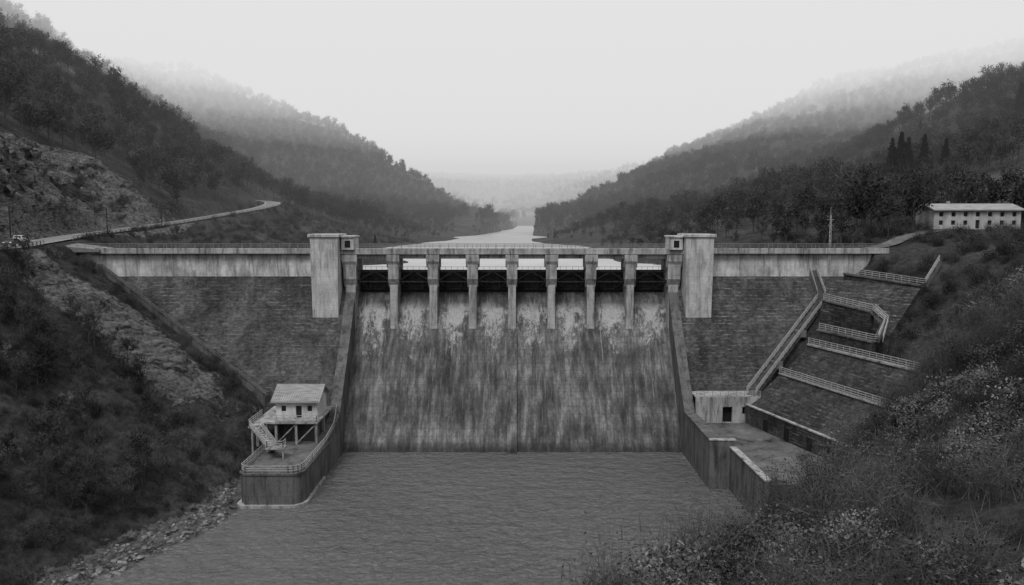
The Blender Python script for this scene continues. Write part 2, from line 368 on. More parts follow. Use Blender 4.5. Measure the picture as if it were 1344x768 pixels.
for p,q in zip(Rr[:-1],Rr[1:]):
    if 100<p[1]<148 or p[1]>167: b.hexa([(p[0],p[1],p[2]-4.5),(p[0]+.5,p[1],p[2]-4.5),(q[0]+.5,q[1],q[2]-4.5),(q[0],q[1],q[2]-4.5),(p[0]-.25,p[1],p[2]+.2),(p[0]+.15,p[1],p[2]+.2),(q[0]+.15,q[1],q[2]+.2),(q[0]-.25,q[1],q[2]+.2)])
b.done("road_retaining_wall",M_mas2)
ribbon("access_lane",LANE,1.9,M_concd,.05)
b=MB(); b.poly([(-97,152),(-84,155.2),(-84,162.4),(-97,165)],37,38.6); 
o=b.done("crest_road_junction",M_asph)
for v in o.data.vertices:
    if v.co.z>38 and v.co.x>-90: v.co.z=37.52
    elif v.co.z>38: v.co.z=38.93

# ------------------------------------------------------------ dam
dam=empty("concrete_dam")
b=MB()
prof=[(164,-8),(164,24),(162.5,27.6),(160.8,28.5),(159.4,28.5),(158,27.7),(156.6,25.9),(155.2,23.5),(153.5,20.8)]+[(140+z*.65,z) for z in (16,11,6,1)]+[(138.5,-2),(138,-8)]
b.prism(prof,-32.3,32.3); b.done("spillway_face",M_spill,dam)
b=MB()
wp=[(163.2,-8),(163.2,36.6),(157,36.6),(157,32),(156.5,31.7),(131.3,-4.0),(131,-8)]
b.prism(wp,-98,-33.4); b.prism(wp,33.4,77)
b.done("masonry_wings",M_mas,dam)
b=MB()
for x0,x1 in ((-92,-40.1),(40.1,76.5)):
    k=int((x1-x0)/7)
    for i in range(k):
        a=x0+(x1-x0)*i/k; c=x0+(x1-x0)*(i+1)/k; b.box(a+.02,c-.02,156.72,157.6,31.9,36.62)
b.done("upper_wall_panels",M_wall,dam,.03)
b=MB()
b.box(-92,-40.2,155.6,163.4,36.65,37.5); b.box(40.2,77,155.6,163.4,36.65,37.5)
b.box(-40.2,40.2,153.4,163.4,36.6,37.5)
b.box(-33,33,154.2,154.9,35.7,36.6); b.box(-33,33,160.5,161.2,35.6,36.6)
b.box(-92,-40.2,155.65,155.9,37.5,37.8); b.box(40.2,77,155.65,155.9,37.5,37.8)
b.box(-34,34,153.45,153.7,37.5,37.8)
b.done("crest_deck",M_pier,dam,.03)
b=MB(); b.box(-84,77,157.2,162.2,37.504,37.51); b.done("crest_roadway",M_asph,dam)
b=MB(); b.rail([(-92,155.78,37.8),(-40.6,155.78,37.8)],.85,1.6,.05,3,.07); b.rail([(40.6,155.78,37.8),(77,155.78,37.8)],.85,1.6,.05,3,.07)
b.rail([(-33.5,153.58,37.8),(33.5,153.58,37.8)],.85,1.6,.05,3,.07); b.rail([(-92,163.2,37.5),(77,163.2,37.5)],1.0,2,.06,3,.07)
b.done("crest_railing",M_crail,dam)
for sgn,nm in ((-1,"gate_tower_a"),(1,"gate_tower_b")):
    b=MB(); f=lambda x0,x1,*r: b.box(min(sgn*x0,sgn*x1),max(sgn*x0,sgn*x1),*r)
    b.hexa([(sgn*34.8,151.2,14),(sgn*39.7,151.2,14),(sgn*39.7,157.5,14),(sgn*34.8,157.5,14),(sgn*34.5,151,40.1),(sgn*40.0,151,40.1),(sgn*40.0,157.5,40.1),(sgn*34.5,157.5,40.1)])
    f(34.2,40.4,150.7,158,40.1,40.7)
    f(31.7,34.2,152.8,158,37.52,40.0); f(31.5,34.18,152.5,158.1,40.0,40.35)
    b.done(nm,M_conc,dam,.06)
    b=MB(); f(32.4,33.5,152.74,152.86,38,39.4); b.done(nm+"_doorway",M_dark,dam)
b=MB()
for i in range(9):
    x=(i-4)*8.0
    if i in (0,8): x=math.copysign(32.8,x)
    w=.78 if i not in (0,8) else 1.0
    b.prism([(162.5,20),(162.5,36.6),(155,36.6),(154.3,30),(154.0,22),(153.6,19.5)],x-w,x+w)
    b.prism([(156.6,29.9),(156.6,36.55),(153.7,36.55),(153.7,31.6),(154.6,29.9)],x-w-.28,x+w+.28)
    b.prism([(157.6,33.9),(157.6,36.5),(153.4,36.5),(153.4,35.2),(154.0,33.9)],x-w-.55,x+w+.55)
b.done("spillway_piers",M_pier,dam,.05)
b=MB(); b.prism([(155.5,21)]+[(140+z*.65+.3,z) for z in (16,11,6,1)]+[(140,-3),(138.2,-3)]+[(140+z*.65-.95,z) for z in (0,6,11,16,20.8)],-.95,.95); b.done("centre_rib",M_spill,dam,.04)
b=MB(); g2=MB()
for i in range(8):
    xc=(i-3.5)*8; x0=xc-3.15; x1=xc+3.15
    if i==0: x0=-31.7
    if i==7: x1=31.7
    P=[]
    for k in range(9):
        t=k/8; z=28.45+t*4.6; y=159.2-1.0*math.sin(t*math.pi*.5)+.9*t*t; P.append((y,z))
    b.prism(P+[(y+.15,z) for y,z in P[::-1]],x0,x1)
    for t in (0.15,.45,.75,1.0):
        y=159.2-1.0*math.sin(t*math.pi*.5)+.9*t*t; z=28.45+t*4.6
        g2.beam((x0,y-.2,z),(x1,y-.2,z),.3,.22)
    for k in range(8):
        x=x0+(x1-x0)*(k+.5)/8; g2.beam((x,158.85,28.6),(x,158.4,33.2),.1)
    for sx in (-1,1):
        xe=x0+.1 if sx<0 else x1-.1
        for zt in (29.4,32.3):
            g2.beam((xc+sx*1.4,158.2,zt),(xe,155.0,31.0),.26)
        g2.beam((xc+sx*1.4,158.1,29.3),(xc+sx*1.4,158.1,32.4),.22)
    g2.beam((x0,154.9,31.0),(x1,154.9,31.0),.2); g2.beam((x0,154.9,33.1),(x1,154.9,33.1),.12); g2.beam((x0,155,31.1),(xc,155,33.1),.12); g2.beam((x1,155,31.1),(xc,155,33.1),.12)
    g2.rail([(x0,158.9,33.1),(x1,158.9,33.1)],.7,1.2,.05,1,.05)
b.done("radial_gates",M_steel,dam); g2.done("gate_arms",M_steel,dam)
def twall(sgn,tail,nm):
    pts=[(158,33.0),(155,29.5),(149.6,22),(138.2,7.6+(.4 if sgn>0 else 0))]+tail
    b=MB()
    for (ya,za),(yb,zb) in zip(pts[:-1],pts[1:]):
        x0,x1=sorted((sgn*31.95,sgn*33.7))
        b.hexa([(x0,yb,-6),(x1,yb,-6),(x1,ya,-6),(x0,ya,-6),(x0,yb,zb),(x1,yb,zb),(x1,ya,za),(x0,ya,za)])
    b.done(nm,M_concd,dam)
    b=MB()
    for (ya,za),(yb,zb) in zip(pts[:-1],pts[1:]):
        b.beam((sgn*32.8,ya,za+.12),(sgn*32.8,yb,zb+.12),1.95,.3)
    b.done(nm+"_coping",M_concd,dam)
twall(-1,[(133,6.0),(127,5.2),(119,5.0)],"training_wall_a")
twall(1,[(130,8.0),(121,8.0)],"training_wall_b")

# ------------------------------------------------------------ platform and hut
pf=empty("intake_platform")
arcf=lambda r:[(-33.9+r*math.cos(t),114.2+r*math.sin(t)) for t in np.linspace(0,-math.pi/2,7)]
b=MB(); b.poly([(-31.8,119)]+arcf(2.1)+[(-40.5,112.1),(-41.4,113.2),(-41.4,139),(-31.8,139)],-5,5.0); b.done("platform_block",M_concd,pf)
b=MB(); b.poly([(-31.4,119)]+arcf(2.6)+[(-41,111.5),(-42,112.8),(-42,125),(-31.4,125)],-5,.45); b.done("waterline_plinth",M_pier,pf)
b=MB(); b.poly([(-31.6,119)]+[(x+.15,y-.15) for x,y in arcf(2.1)]+[(-40.5,111.95),(-41.6,113.1),(-41.6,129),(-31.6,129)],5.003,5.3); b.done("platform_slab",M_concd,pf)
b=MB(); b.rail([(-41.3,128,5.3),(-41.3,113.3,5.3),(-40.4,112.3,5.3)]+[(-33.9+1.9*math.cos(t),114.2+1.9*math.sin(t),5.3) for t in np.linspace(-math.pi/2,0,5)]+[(-32,119,5.3),(-32,128,5.3),(-32,134,6.2),(-32.6,139,8.2)],1.1,1.3,.09,3)
b.rail([(-40,126.9,9.3),(-33.2,126.9,9.3),(-33.2,129,9.3)],1.1,1.2,.08,3); b.rail([(-43.8,131,9.3),(-43.8,124.2,9.3)],1.1,1.2,.08,3)
b.rail([(-42.0,124.2,9.3),(-38.2,120,7.2)],1.1,1.2,.08,3); b.rail([(-43.8,124.2,9.3),(-39.2,118.9,7.2)],1.1,1.2,.08,3)
b.rail([(-39.2,118.9,7.2),(-36.6,118.9,7.2),(-36.6,120.4,7.2)],1.1,1.2,.08,3); b.rail([(-38.4,120.4,7.2),(-41,123,5.3)],1.1,1.2,.08,3)
b.done("platform_railing",M_rail,pf)
b=MB(); b.box(-43.9,-33.0,126.7,138,9.0,9.3); b.box(-43.9,-41.9,124,126.7,9.0,9.3)
b.box(-39.4,-36.4,118.7,120.5,6.95,7.2); b.stairs((-42.9,124.2,9.3),(-38.8,119.7,7.2),1.4,.3); b.stairs((-37.6,120.4,7.2),(-40.2,123.4,5.3),1.2,.3)
for x in (-43.4,-40.2,-36.8,-33.4): b.beam((x,127.2,5),(x,127.2,9),.4)
for x in (-43.4,-33.4): b.beam((x,132.2,3),(x,132.2,9),.4)
for x0,x1 in ((-40.2,-36.8),(-36.8,-33.4)): b.beam((x0,127.2,5.5),(x1,127.2,8.9),.2)
b.beam((-43.4,124.6,4),(-43.4,124.6,9),.3); b.beam((-36.6,118.9,5.2),(-36.6,118.9,7),.25)
b.done("platform_stairs_and_posts",M_pier,pf)
b=MB(); b.box(-41,-34,130.5,139,4,8.98); b.done("platform_core",M_concd,pf)
hut=empty("gatekeeper_hut")
def wall_open(b,x0,x1,y0,y1,z0,z1,ops):
    xsx=sorted({x0,x1,*[o[0] for o in ops],*[o[1] for o in ops]}); zsx=sorted({z0,z1,*[o[2] for o in ops],*[o[3] for o in ops]})
    for a,c in zip(xsx[:-1],xsx[1:]):
        for d,e in zip(zsx[:-1],zsx[1:]):
            mx,mz=(a+c)/2,(d+e)/2
            if any(o[0]<mx<o[1] and o[2]<mz<o[3] for o in ops): continue
            b.box(a,c,y0,y1,d,e)
b=MB(); ops=[(-39.9,-39.1,10.5,11.5),(-37.4,-36.4,9.35,11.5),(-35.4,-34.6,10.5,11.5)]
wall_open(b,-40.8,-33.7,129.4,129.7,9.32,12.5,ops); b.box(-40.8,-40.5,129.7,135.8,9.32,12.5); b.box(-34.0,-33.7,129.7,135.8,9.32,12.5); b.box(-40.5,-34.0,135.5,135.8,9.32,12.5)
b.prism([(129.4,12.5),(135.8,12.5),(132.6,13.9)],-40.78,-33.72)
b.done("walls",M_plaster,hut)
b=MB(); b.box(-40.5,-34,129.62,129.68,9.4,12.3); b.done("window_and_door_panes",M_glass,hut)
b=MB(); b.prism([(128.6,12.15),(132.6,14.3),(132.6,14.6),(128.6,12.4)],-41.5,-33.0); b.prism([(136.6,12.15),(132.6,14.3),(132.6,14.6),(136.6,12.4)],-41.5,-33.0)
for i in range(22): 
    x=-41.4+8.3*i/21; b.beam((x,128.6,12.46),(x,132.6,14.64),.13,.1)
b.done("tiled_roof",M_tile,hut)

st=empty("abutment_stairway")
b=MB(); b.stairs((-46,140.6,10.6),(-84,154.6,34.6),1.4,3.0); b.done("steps",M_concd,st)
b=MB(); b.rail([(-46,139.8,10.8),(-84,153.8,34.8)],.9,2.2,.06,2,.07); b.done("handrail",M_crail,st)

# ------------------------------------------------------------ right yard & terraces
yard=empty("downstream_yard")
b=MB(); b.poly([(33.7,121.0),(35.6,121.0),(36.4,104),(52,104),(43.8,136.9),(33.7,136.9)],-6,6.4); b.done("yard_slab",M_yard,yard)
b=MB(); b.box(32.0,35.9,120.2,121.0,-6,8.0); b.box(35.3,35.9,121,121.6,6,8)
b.hexa([(35.4,104,-6),(36.3,104,-6),(35.9,120.2,-6),(35.0,120.2,-6),(35.6,104,6.9),(36.4,104,6.9),(36.1,120.2,6.9),(35.3,120.2,6.9)])
b.done("quay_wall",M_concd,yard)
b=MB(); b.box(31.9,36.2,120.1,121.1,8.003,8.2); b.hexa([(35.4,104,6.903),(36.5,104,6.903),(36.2,120.1,6.903),(35.1,120.1,6.903),(35.4,104,7.1),(36.5,104,7.1),(36.2,120.1,7.1),(35.1,120.1,7.1)]); b.done("quay_coping",M_pier,yard)
b=MB(); wall_open(b,33.7,46,137,137.6,6.4,11.2,[(38.6,40.4,6.45,9.4),(42.2,43.2,8,9.4)]); b.box(33.7,46,137.6,144,11.0,11.2); b.done("bench_wall",M_pier,yard)
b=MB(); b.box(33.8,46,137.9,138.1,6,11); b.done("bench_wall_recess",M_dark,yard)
b=MB(); b.rail([(33.8,137.2,11.2),(45.5,137.2,11.2)],1.1,1.5,.09,3); b.done("bench_railing",M_rail,yard)
ter2=empty("terraced_retaining_wall")
def tf(a,s,z): p=C0+CD*a+CN*s; return (p[0],p[1],z)
b=MB(); b.prism([(0,-2),(0,9.8),(.9,9.8),(7,14.7),(7,15.1),(7.9,15.1),(13,19.8),(13,20.2),(14.5,20.2),(16,14),(16,-2)],-3,24,tf); b.done("terrace_masonry",M_mas2,ter2)
b=MB(); 
b.prism([(-.1,9.803),(-.1,10.0),(.5,10.0),(.5,9.803)],-3,24.1,tf); b.prism([(6.9,15.103),(6.9,15.3),(7.8,15.3),(7.8,15.103)],-3,24.1,tf); b.prism([(12.9,20.203),(12.9,20.5),(13.8,20.5),(13.8,20.203)],-3,24.1,tf)
b.done("terrace_coping",M_pier,ter2)
b=MB(); b.rail([tf(-3,7.2,15.3),tf(24,7.2,15.3)],1.1,1.6,.1,3); b.rail([tf(-3,13.2,20.5),tf(24,13.2,20.5)],1.1,1.6,.1,3); b.done("terrace_railing",M_rail,ter2)
b=MB(); 
for a in (3,9,15,20): b.prism([(-.06,6.6),(-.06,8.6),(.2,8.6),(.2,6.6)],a,a+1.3,tf)
b.done("drain_openings",M_dark,ter2)
b=MB(); b.hexa([(p[0],p[1],12) for p in UB[::-1]]+[tuple(p) for p in UB[::-1]]); b.done("upper_slope_block",M_mas2,ter2)
b=MB(); c=MB()
def ledge(p,q,w=1.2,depth=5):
    p=Vector(p);q=Vector(q); b.beam(p-Vector((0,0,.15)),q-Vector((0,0,.15)),w,.3)
    c.beam(p-Vector((0,0,.3+depth/2)),q-Vector((0,0,.3+depth/2)),w*.7,depth)
E0,E1=(60.2,146.5,28.3),(64.0,134.6,27.4); D0,D1=(57.2,140.7,23.3),(62.4,130.2,22.7); F0,F1=(66.5,152,33.0),(74.6,137.2,31.8)
ledge(E0,E1); ledge(D0,D1,1.4,7); ledge(F0,F1,1.2,4)
b.stairs(E1,(65.2,132.6,25.4),1.1,.4); b.stairs((65.2,132.4,25.4),(62.6,129.8,22.7),1.1,.4); b.stairs(F1,(78,139,36),1.2,.6)
b.stairs((44.2,138.6,11.3),(62.6,153.0,27.4),1.5,1.0); b.stairs((62.8,153.0,27.4),(61.8,156.4,33.2),1.4,1.5)
for t in (.33,.66):
    p=Vector((44.2,138.6,11.3)).lerp(Vector((62.6,153.0,27.4)),t); b.box(p.x-1.0,p.x+1.0,p.y-1.1,p.y+.8,p.z-1.2,p.z+.15)
b.done("walkways_and_stairs",M_concd,ter2); c.done("walkway_walls",M_mas2,ter2)
b=MB()
for L in ([E0,E1,(65.4,132.4,25.6),(62.8,129.4,22.9),D1,D0],[F0,F1,(78,139,36)],[(43.6,139.2,11.5),(62.0,153.6,27.6),(61.2,156.4,33.2)],[(44.9,138.0,11.5),(63.3,152.4,27.6),(62.5,156.4,33.2)],[(64.8,154.5,33.2),(67,152.4,33.2)],[(64.9,135.1,27.4),(66.2,133.0,25.5),(63.4,128.9,22.7)]):
    b.rail(L,1.1,1.5,.1,3)
b.done("walkway_railing",M_rail,ter2)

b=MB(); 
for dx,dy in ((-.25,-.25),(.25,-.25),(0,.25)): b.beam((65+dx,156.2+dy,33),(65+dx*.4,156.2+dy*.4,44.5),.09)
for k in range(12): 
    z=33.5+k*.9; b.beam((64.78,155.98,z),(65.22,155.98,z+.8),.05); b.beam((65.22,155.98,z),(65,156.4,z+.8),.05)
b.beam((65,156.2,44.4),(65,156.2,46.2),.06); b.beam((64.2,156.2,43.6),(65.8,156.2,43.6),.06); b.beam((64.5,156.2,42.4),(65.5,156.2,42.4),.06)
b.done("lattice_mast",M_rail)

# ------------------------------------------------------------ house on the right
hs=empty("long_stone_house"); HX0,HX1,HY0,HY1,HZ=97,117.0,176,184,41.5; WH=4.3
b=MB(); ops=[]
for i in range(7):
    x=HX0+1.2+i*2.8
    ops.append((x,x+.95,HZ+2.8,HZ+3.8))
    ops.append((x,x+.95,HZ+.9,HZ+1.9) if i!=3 else (x,x+.95,HZ+.05,HZ+2.0))
wall_open(b,HX0,HX1,HY0,HY0+.35,HZ-1,HZ+WH,ops)
b.box(HX0,HX0+.35,HY0+.35,HY1,HZ-1,HZ+WH); b.box(HX1-.35,HX1,HY0+.35,HY1,HZ-1,HZ+WH); b.box(HX0+.35,HX1-.35,HY1-.35,HY1,HZ-1,HZ+WH)
b.prism([(HY0,HZ+WH),(HY1,HZ+WH),((HY0+HY1)/2,HZ+WH+1.2)],HX0+.02,HX1-.02)
b.done("walls",M_hplas,hs)
b=MB(); b.box(HX0+.35,HX1-.35,HY0+.25,HY0+.3,HZ,HZ+WH-.2); b.done("window_panes",M_glass,hs)
b=MB(); my=(HY0+HY1)/2
b.prism([(HY0-.7,HZ+WH-.15),(my,HZ+WH+1.3),(my,HZ+WH+1.55),(HY0-.7,HZ+WH+.1)],HX0-.5,HX1+.5); b.prism([(HY1+.7,HZ+WH-.15),(my,HZ+WH+1.3),(my,HZ+WH+1.55),(HY1+.7,HZ+WH+.1)],HX0-.5,HX1+.5)
b.done("roof",M_tile,hs)
b=MB(); b.box(102,102.6,my-.3,my+.3,HZ+WH+1.2,HZ+WH+2.1); b.done("chimney",M_hplas,hs)
b=MB(); b.hexa([(86,163.6,34),(119,166,36),(119,166.8,36),(86,164.4,34),(86,163.6,39.6),(119,166,41.0),(119,166.8,41.0),(86,164.4,39.6)]); b.done("garden_wall",M_concd)
b=MB(); b.rail([(86,164,39.6),(119,166.4,41.0)],1.0,2.2,.06,2,.08); b.done("garden_fence",M_crail)

def lamp(x,y,z,h=8,d=1):
    b=MB(); b.beam((x,y,z-.5),(x,y,z+h),.16); b.beam((x,y,z+h),(x+1.6*d,y,z+h+.35),.1); b.beam((x+1.4*d,y,z+h+.3),(x+2.2*d,y,z+h+.35),.28,.14); b.box(x-.2,x+.2,y-.2,y+.2,z-.3,z+.5)
    b.done("street_lamp",M_steel)
lamp(-94.5,144,38.6,7.5,-1); lamp(-99.5,188,40,6.5,-1); lamp(-103,225,41.3,6.5,-1); lamp(-86,106,38,7.5,-1)
def car(name,x,y,z,ang,mat):
    e=empty(name); e.location=(x,y,z); e.rotation_euler=(0,0,ang)
    b=MB(); body=[(-2.1,.35),(-2.15,.75),(-1.95,.98),(-1.15,1.02),(1.15,1.0),(2.0,.85),(2.12,.6),(2.08,.35)]
    b.prism(body,-.85,.85); b.prism([(-1.35,1.0),(-.85,1.45),(.35,1.47),(1.1,1.0)],-.72,.72); b.done("body",mat,e,.06)
    b=MB(); b.prism([(-1.2,1.04),(-.8,1.38),(.3,1.4),(.9,1.04)],-.735,.735); b.prism([(-1.32,1.04),(-.92,1.4),(.42,1.42),(1.06,1.04),],-.62,.62)
    b.done("windows",M_glass,e)
    b=MB()
    for yy in (-1.3,1.3):
        for xx in (-.8,.62):
            pr=[(yy+.32*math.cos(t),.33+.32*math.sin(t)) for t in np.linspace(0,2*math.pi,14,endpoint=False)]
            b.prism(pr,xx-.04,xx+.22)
    b.done("wheels",M_tyre,e)
    b=MB(); b.box(-.7,-.4,-2.17,-2.1,.62,.8); b.box(.4,.7,-2.17,-2.1,.62,.8); b.done("headlights",M_white,e)
car("white_car",-98.4,152.5,38.98,.3,M_carw); car("dark_car",-91.0,139,38.75,.2,M_card)

# ------------------------------------------------------------ vegetation
def quads(c,s,rg,aspect=1.0,up=0):
    k=len(c); a=rg.normal(size=(k,3)); a/=np.linalg.norm(a,axis=1)[:,None]; t=rg.normal(size=(k,3)); t[:,2]+=up
    bb=np.cross(a,t); bb/=np.linalg.norm(bb,axis=1)[:,None]; s=s[:,None]
    return np.stack([c-a*s*aspect,c-bb*s*.5,c+a*s*aspect,c+bb*s*.5],1).reshape(-1,3)
def tris(p,q,w,rg):
    d=q-p; t=rg.normal(size=d.shape); sd=np.cross(d,t); sd/=np.linalg.norm(sd,axis=1)[:,None]; sd*=w[:,None]/2
    return np.stack([p-sd,p+sd,q],1).reshape(-1,3)
def build(name,parts):
    me=bpy.data.meshes.new(name); vs=[];fs=[];mi=[]; mats=[]
    off=0
    for v,npf,mat in parts:
        if mat not in mats: mats.append(mat)
        if isinstance(npf,int):
            k=len(v)//npf; f=[tuple(off+i*npf+j for j in range(npf)) for i in range(k)]
        else: f=[tuple(off+i for i in q) for q in npf]
        vs+=list(map(tuple,v)); fs+=f; mi+=[mats.index(mat)]*len(f); off+=len(v)
    me.from_pydata(vs,[],fs)
    for m in mats: me.materials.append(m)
    me.polygons.foreach_set("material_index",mi)
    return bpy.data.objects.new(name,me)
def limb(b,p,q,r0,r1,n=5):
    p=Vector(p);q=Vector(q);d=(q-p).normalized(); t=Vector((1,0,0)) if abs(d.x)<.8 else Vector((0,1,0)); u=d.cross(t).normalized(); w=d.cross(u)
    o=len(b.v)
    for c,r in ((p,r0),(q,r1)):
        for i in range(n):
            a=2*math.pi*i/n; b.v.append(tuple(c+u*(r*math.cos(a))+w*(r*math.sin(a))))
    for i in range(n): b.f.append((o+i,o+(i+1)%n,o+n+(i+1)%n,o+n+i))
def decid(seed,h=10,cw=3.2,nl=420,ls=.30,nt=260,lm=None,tw=.06):
    rg=np.random.default_rng(seed); b=MB(); limb(b,(0,0,-1),(0,0,h*.45),h*.022,h*.014); limb(b,(0,0,h*.45),(rg.normal()*.3,rg.normal()*.3,h*.9),h*.014,.03)
    ends=[]
    for i in range(13):
        z0=h*(.22+.55*rg.random()); a=rg.random()*6.28; r=cw*(.55+.5*rg.random())*(1.0 if z0<h*.6 else .7); z1=min(h*.97,z0+h*(.15+.2*rg.random()))
        e=(r*math.cos(a),r*math.sin(a),z1); limb(b,(0,0,z0),e,h*.009,.025,4); ends.append((np.array((0,0,z0)),np.array(e)))
    ends.append((np.array((0,0,h*.5)),np.array((0,0,h))))
    idx=rg.integers(0,len(ends),nl); t=(.45+.6*rg.random(nl))
    P0=np.array([e[0] for e in ends])[idx]; P1=np.array([e[1] for e in ends])[idx]
    c=P0+(P1-P0)*t[:,None]+rg.normal(size=(nl,3))*np.array((.62,.62,.5))*h*.085
    parts=[(np.array(b.v),b.f,M_bark),(quads(c,ls*(.6+.8*rg.random(nl)),rg),4,lm or M_leaf)]
    idx=rg.integers(0,len(ends),nt); t=.3+.7*rg.random(nt); P0=np.array([e[0] for e in ends])[idx]; P1=np.array([e[1] for e in ends])[idx]
    p=P0+(P1-P0)*t[:,None]; d=rg.normal(size=(nt,3))*.5; d[:,2]=abs(d[:,2])+.5; q=p+d*h*.16
    parts.append((tris(p,q,np.full(nt,tw),rg),3,M_twig))
    return build("tree",parts)
def conif(seed,h=14):
    rg=np.random.default_rng(seed); b=MB(); limb(b,(0,0,-1),(0,0,h*.95),h*.018,.02)
    k=1800; z=h*(.06+.94*rg.random(k)**1.15); r=(h*1.02-z)*.26*(.35+.65*rg.random(k)); a=rg.random(k)*6.28; r*=(1+.25*np.sin(z*5+seed)+.2*np.sin(a*3+z))
    c=np.c_[r*np.cos(a),r*np.sin(a),z-r*.3]
    return build("conifer",[(np.array(b.v),b.f,M_bark),(quads(c,.38*(.6+.8*rg.random(k)),rg),4,M_leafc)])
def shrub(seed,r=1.5,nl=900,ls=.07,nt=160,lm=None,tw=.025,hh=1.2,side=2):
    rg=np.random.default_rng(seed); a=rg.random(nt)*6.28; tl=rg.random(nt)**.6
    p=np.c_[.25*r*rg.normal(size=nt),.25*r*rg.normal(size=nt),np.full(nt,-.3)]
    q=np.c_[r*tl*np.cos(a),r*tl*np.sin(a),hh*r*(.5+.7*rg.random(nt))*(1.15-.5*tl)]
    parts=[(tris(p,q,np.full(nt,tw),rg),3,M_twig)]
    t=.4+.6*rg.random(nt*side); i=rg.integers(0,nt,nt*side); pp=p[i]+(q[i]-p[i])*t[:,None]; dd=rg.normal(size=(nt*side,3))*.28*r; dd[:,2]=abs(dd[:,2])*.9
    parts.append((tris(pp,pp+dd,np.full(nt*side,tw*.7),rg),3,M_twig))
    if nl:
        i=rg.integers(0,nt,nl); t=.45+.6*rg.random(nl); c=p[i]+(q[i]-p[i])*t[:,None]+rg.normal(size=(nl,3))*.13*r
        parts.append((quads(c,ls*(.6+.8*rg.random(nl)),rg,.8,1.2),4,lm or M_leafn))
    return build("shrub",parts)
def boulder(seed,mat):
    me=bpy.data.meshes.new("rock"); bm=bmesh.new(); bmesh.ops.create_icosphere(bm,subdivisions=2,radius=1)
    o=Vector((seed*7.3,seed*3.1,0)); dirs=[Vector((random.gauss(0,1),random.gauss(0,1),random.gauss(0,1))).normalized() for _ in range(9)]
    for v in bm.verts:
        p=v.co.copy()
        for d in dirs:
            e=p.dot(d)-.62
            if e>0: p-=d*e
        p*=1+.12*mnoise.noise(p*2+o); v.co=Vector((p.x*1.3,p.y,p.z*.55))
    bm.to_mesh(me); bm.free(); me.materials.append(mat); return bpy.data.objects.new("rock",me)
def mkcol(name,objs):
    c=bpy.data.collections.new(name)
    for o in objs: c.objects.link(o)
    return c
C_for=mkcol("forest_trees",[decid(i,9+i%3*1.5,2.8+.3*(i%3),280+40*(i%3),.36,60,None,.08) for i in range(5)])
C_con=mkcol("conifer_trees",[conif(i) for i in range(3)])
C_near=mkcol("bank_trees",[decid(20+i,6.5+i,2.4,380,.18,320,M_leafd if i%2 else M_leafm,.045) for i in range(4)])
C_shr=mkcol("bank_shrubs",[shrub(40+i,1.6,380,.11,60,M_leafd if i%2 else M_leafm,.03,1.2,1) for i in range(4)]+[shrub(50+i,1.7,0,0,180,None,.045,1.5,1) for i in range(2)])
C_fg=mkcol("foreground_shrubs",[shrub(60+i,1.0,650,.075,60,M_leafn,.016,1.1,1) for i in range(4)]+[shrub(70+i,1.3,200,.05,150,M_leafd,.018,1.6,1) for i in range(2)])
C_tall=mkcol("tall_bare_shrubs",[shrub(80+i,1.9,160,.06,110,M_leafn,.035,2.0) for i in range(3)])
C_sr=mkcol("rocks_shore",[boulder(i+11,M_srock) for i in range(5)])
def scatter(name,x,y,z,sc,coll,tilt=0,idx=None):
    k=len(x)
    me=bpy.data.meshes.new(name); me.from_pydata(np.c_[x,y,z].tolist(),[],[])
    a=me.attributes.new("scl",'FLOAT','POINT'); a.data.foreach_set("value",np.asarray(sc,np.float32))
    a=me.attributes.new("rz",'FLOAT','POINT'); a.data.foreach_set("value",(rng.random(k)*6.28).astype(np.float32))
    a=me.attributes.new("rx",'FLOAT','POINT'); a.data.foreach_set("value",(rng.normal(size=k)*tilt).astype(np.float32))
    a=me.attributes.new("idx",'INT','POINT'); a.data.foreach_set("value",(rng.integers(0,len(coll.objects),k) if idx is None else idx).astype(np.int32))
    o=bpy.data.objects.new(name,me); COL.objects.link(o)
    g=bpy.data.node_groups.new(name+"_gn",'GeometryNodeTree'); g.interface.new_socket("Geometry",in_out='INPUT',socket_type='NodeSocketGeometry'); g.interface.new_socket("Geometry",in_out='OUTPUT',socket_type='NodeSocketGeometry')
    gi=g.nodes.new("NodeGroupInput"); go=g.nodes.new("NodeGroupOutput"); ip=g.nodes.new("GeometryNodeInstanceOnPoints"); ci=g.nodes.new("GeometryNodeCollectionInfo")
    ci.inputs["Collection"].default_value=coll; ci.inputs["Separate Children"].default_value=True; ci.inputs["Reset Children"].default_value=True
    def na(nm,t):
        q=g.nodes.new("GeometryNodeInputNamedAttribute"); q.data_type=t; q.inputs["Name"].default_value=nm; return [s for s in q.outputs if s.enabled and s.name=="Attribute"][0]
    cx=g.nodes.new("ShaderNodeCombineXYZ"); g.links.new(na("rz",'FLOAT'),cx.inputs[2]); g.links.new(na("rx",'FLOAT'),cx.inputs[0])
    L=g.links.new; L(gi.outputs[0],ip.inputs["Points"]); L(ci.outputs[0],ip.inputs["Instance"]); ip.inputs["Pick Instance"].default_value=True
    L(na("idx",'INT'),ip.inputs["Instance Index"]); L(cx.outputs[0],ip.inputs["Rotation"]); L(na("scl",'FLOAT'),ip.inputs["Scale"]); L(ip.outputs[0],go.inputs[0])
    m=o.modifiers.new("scatter",'NODES'); m.node_group=g
    return o
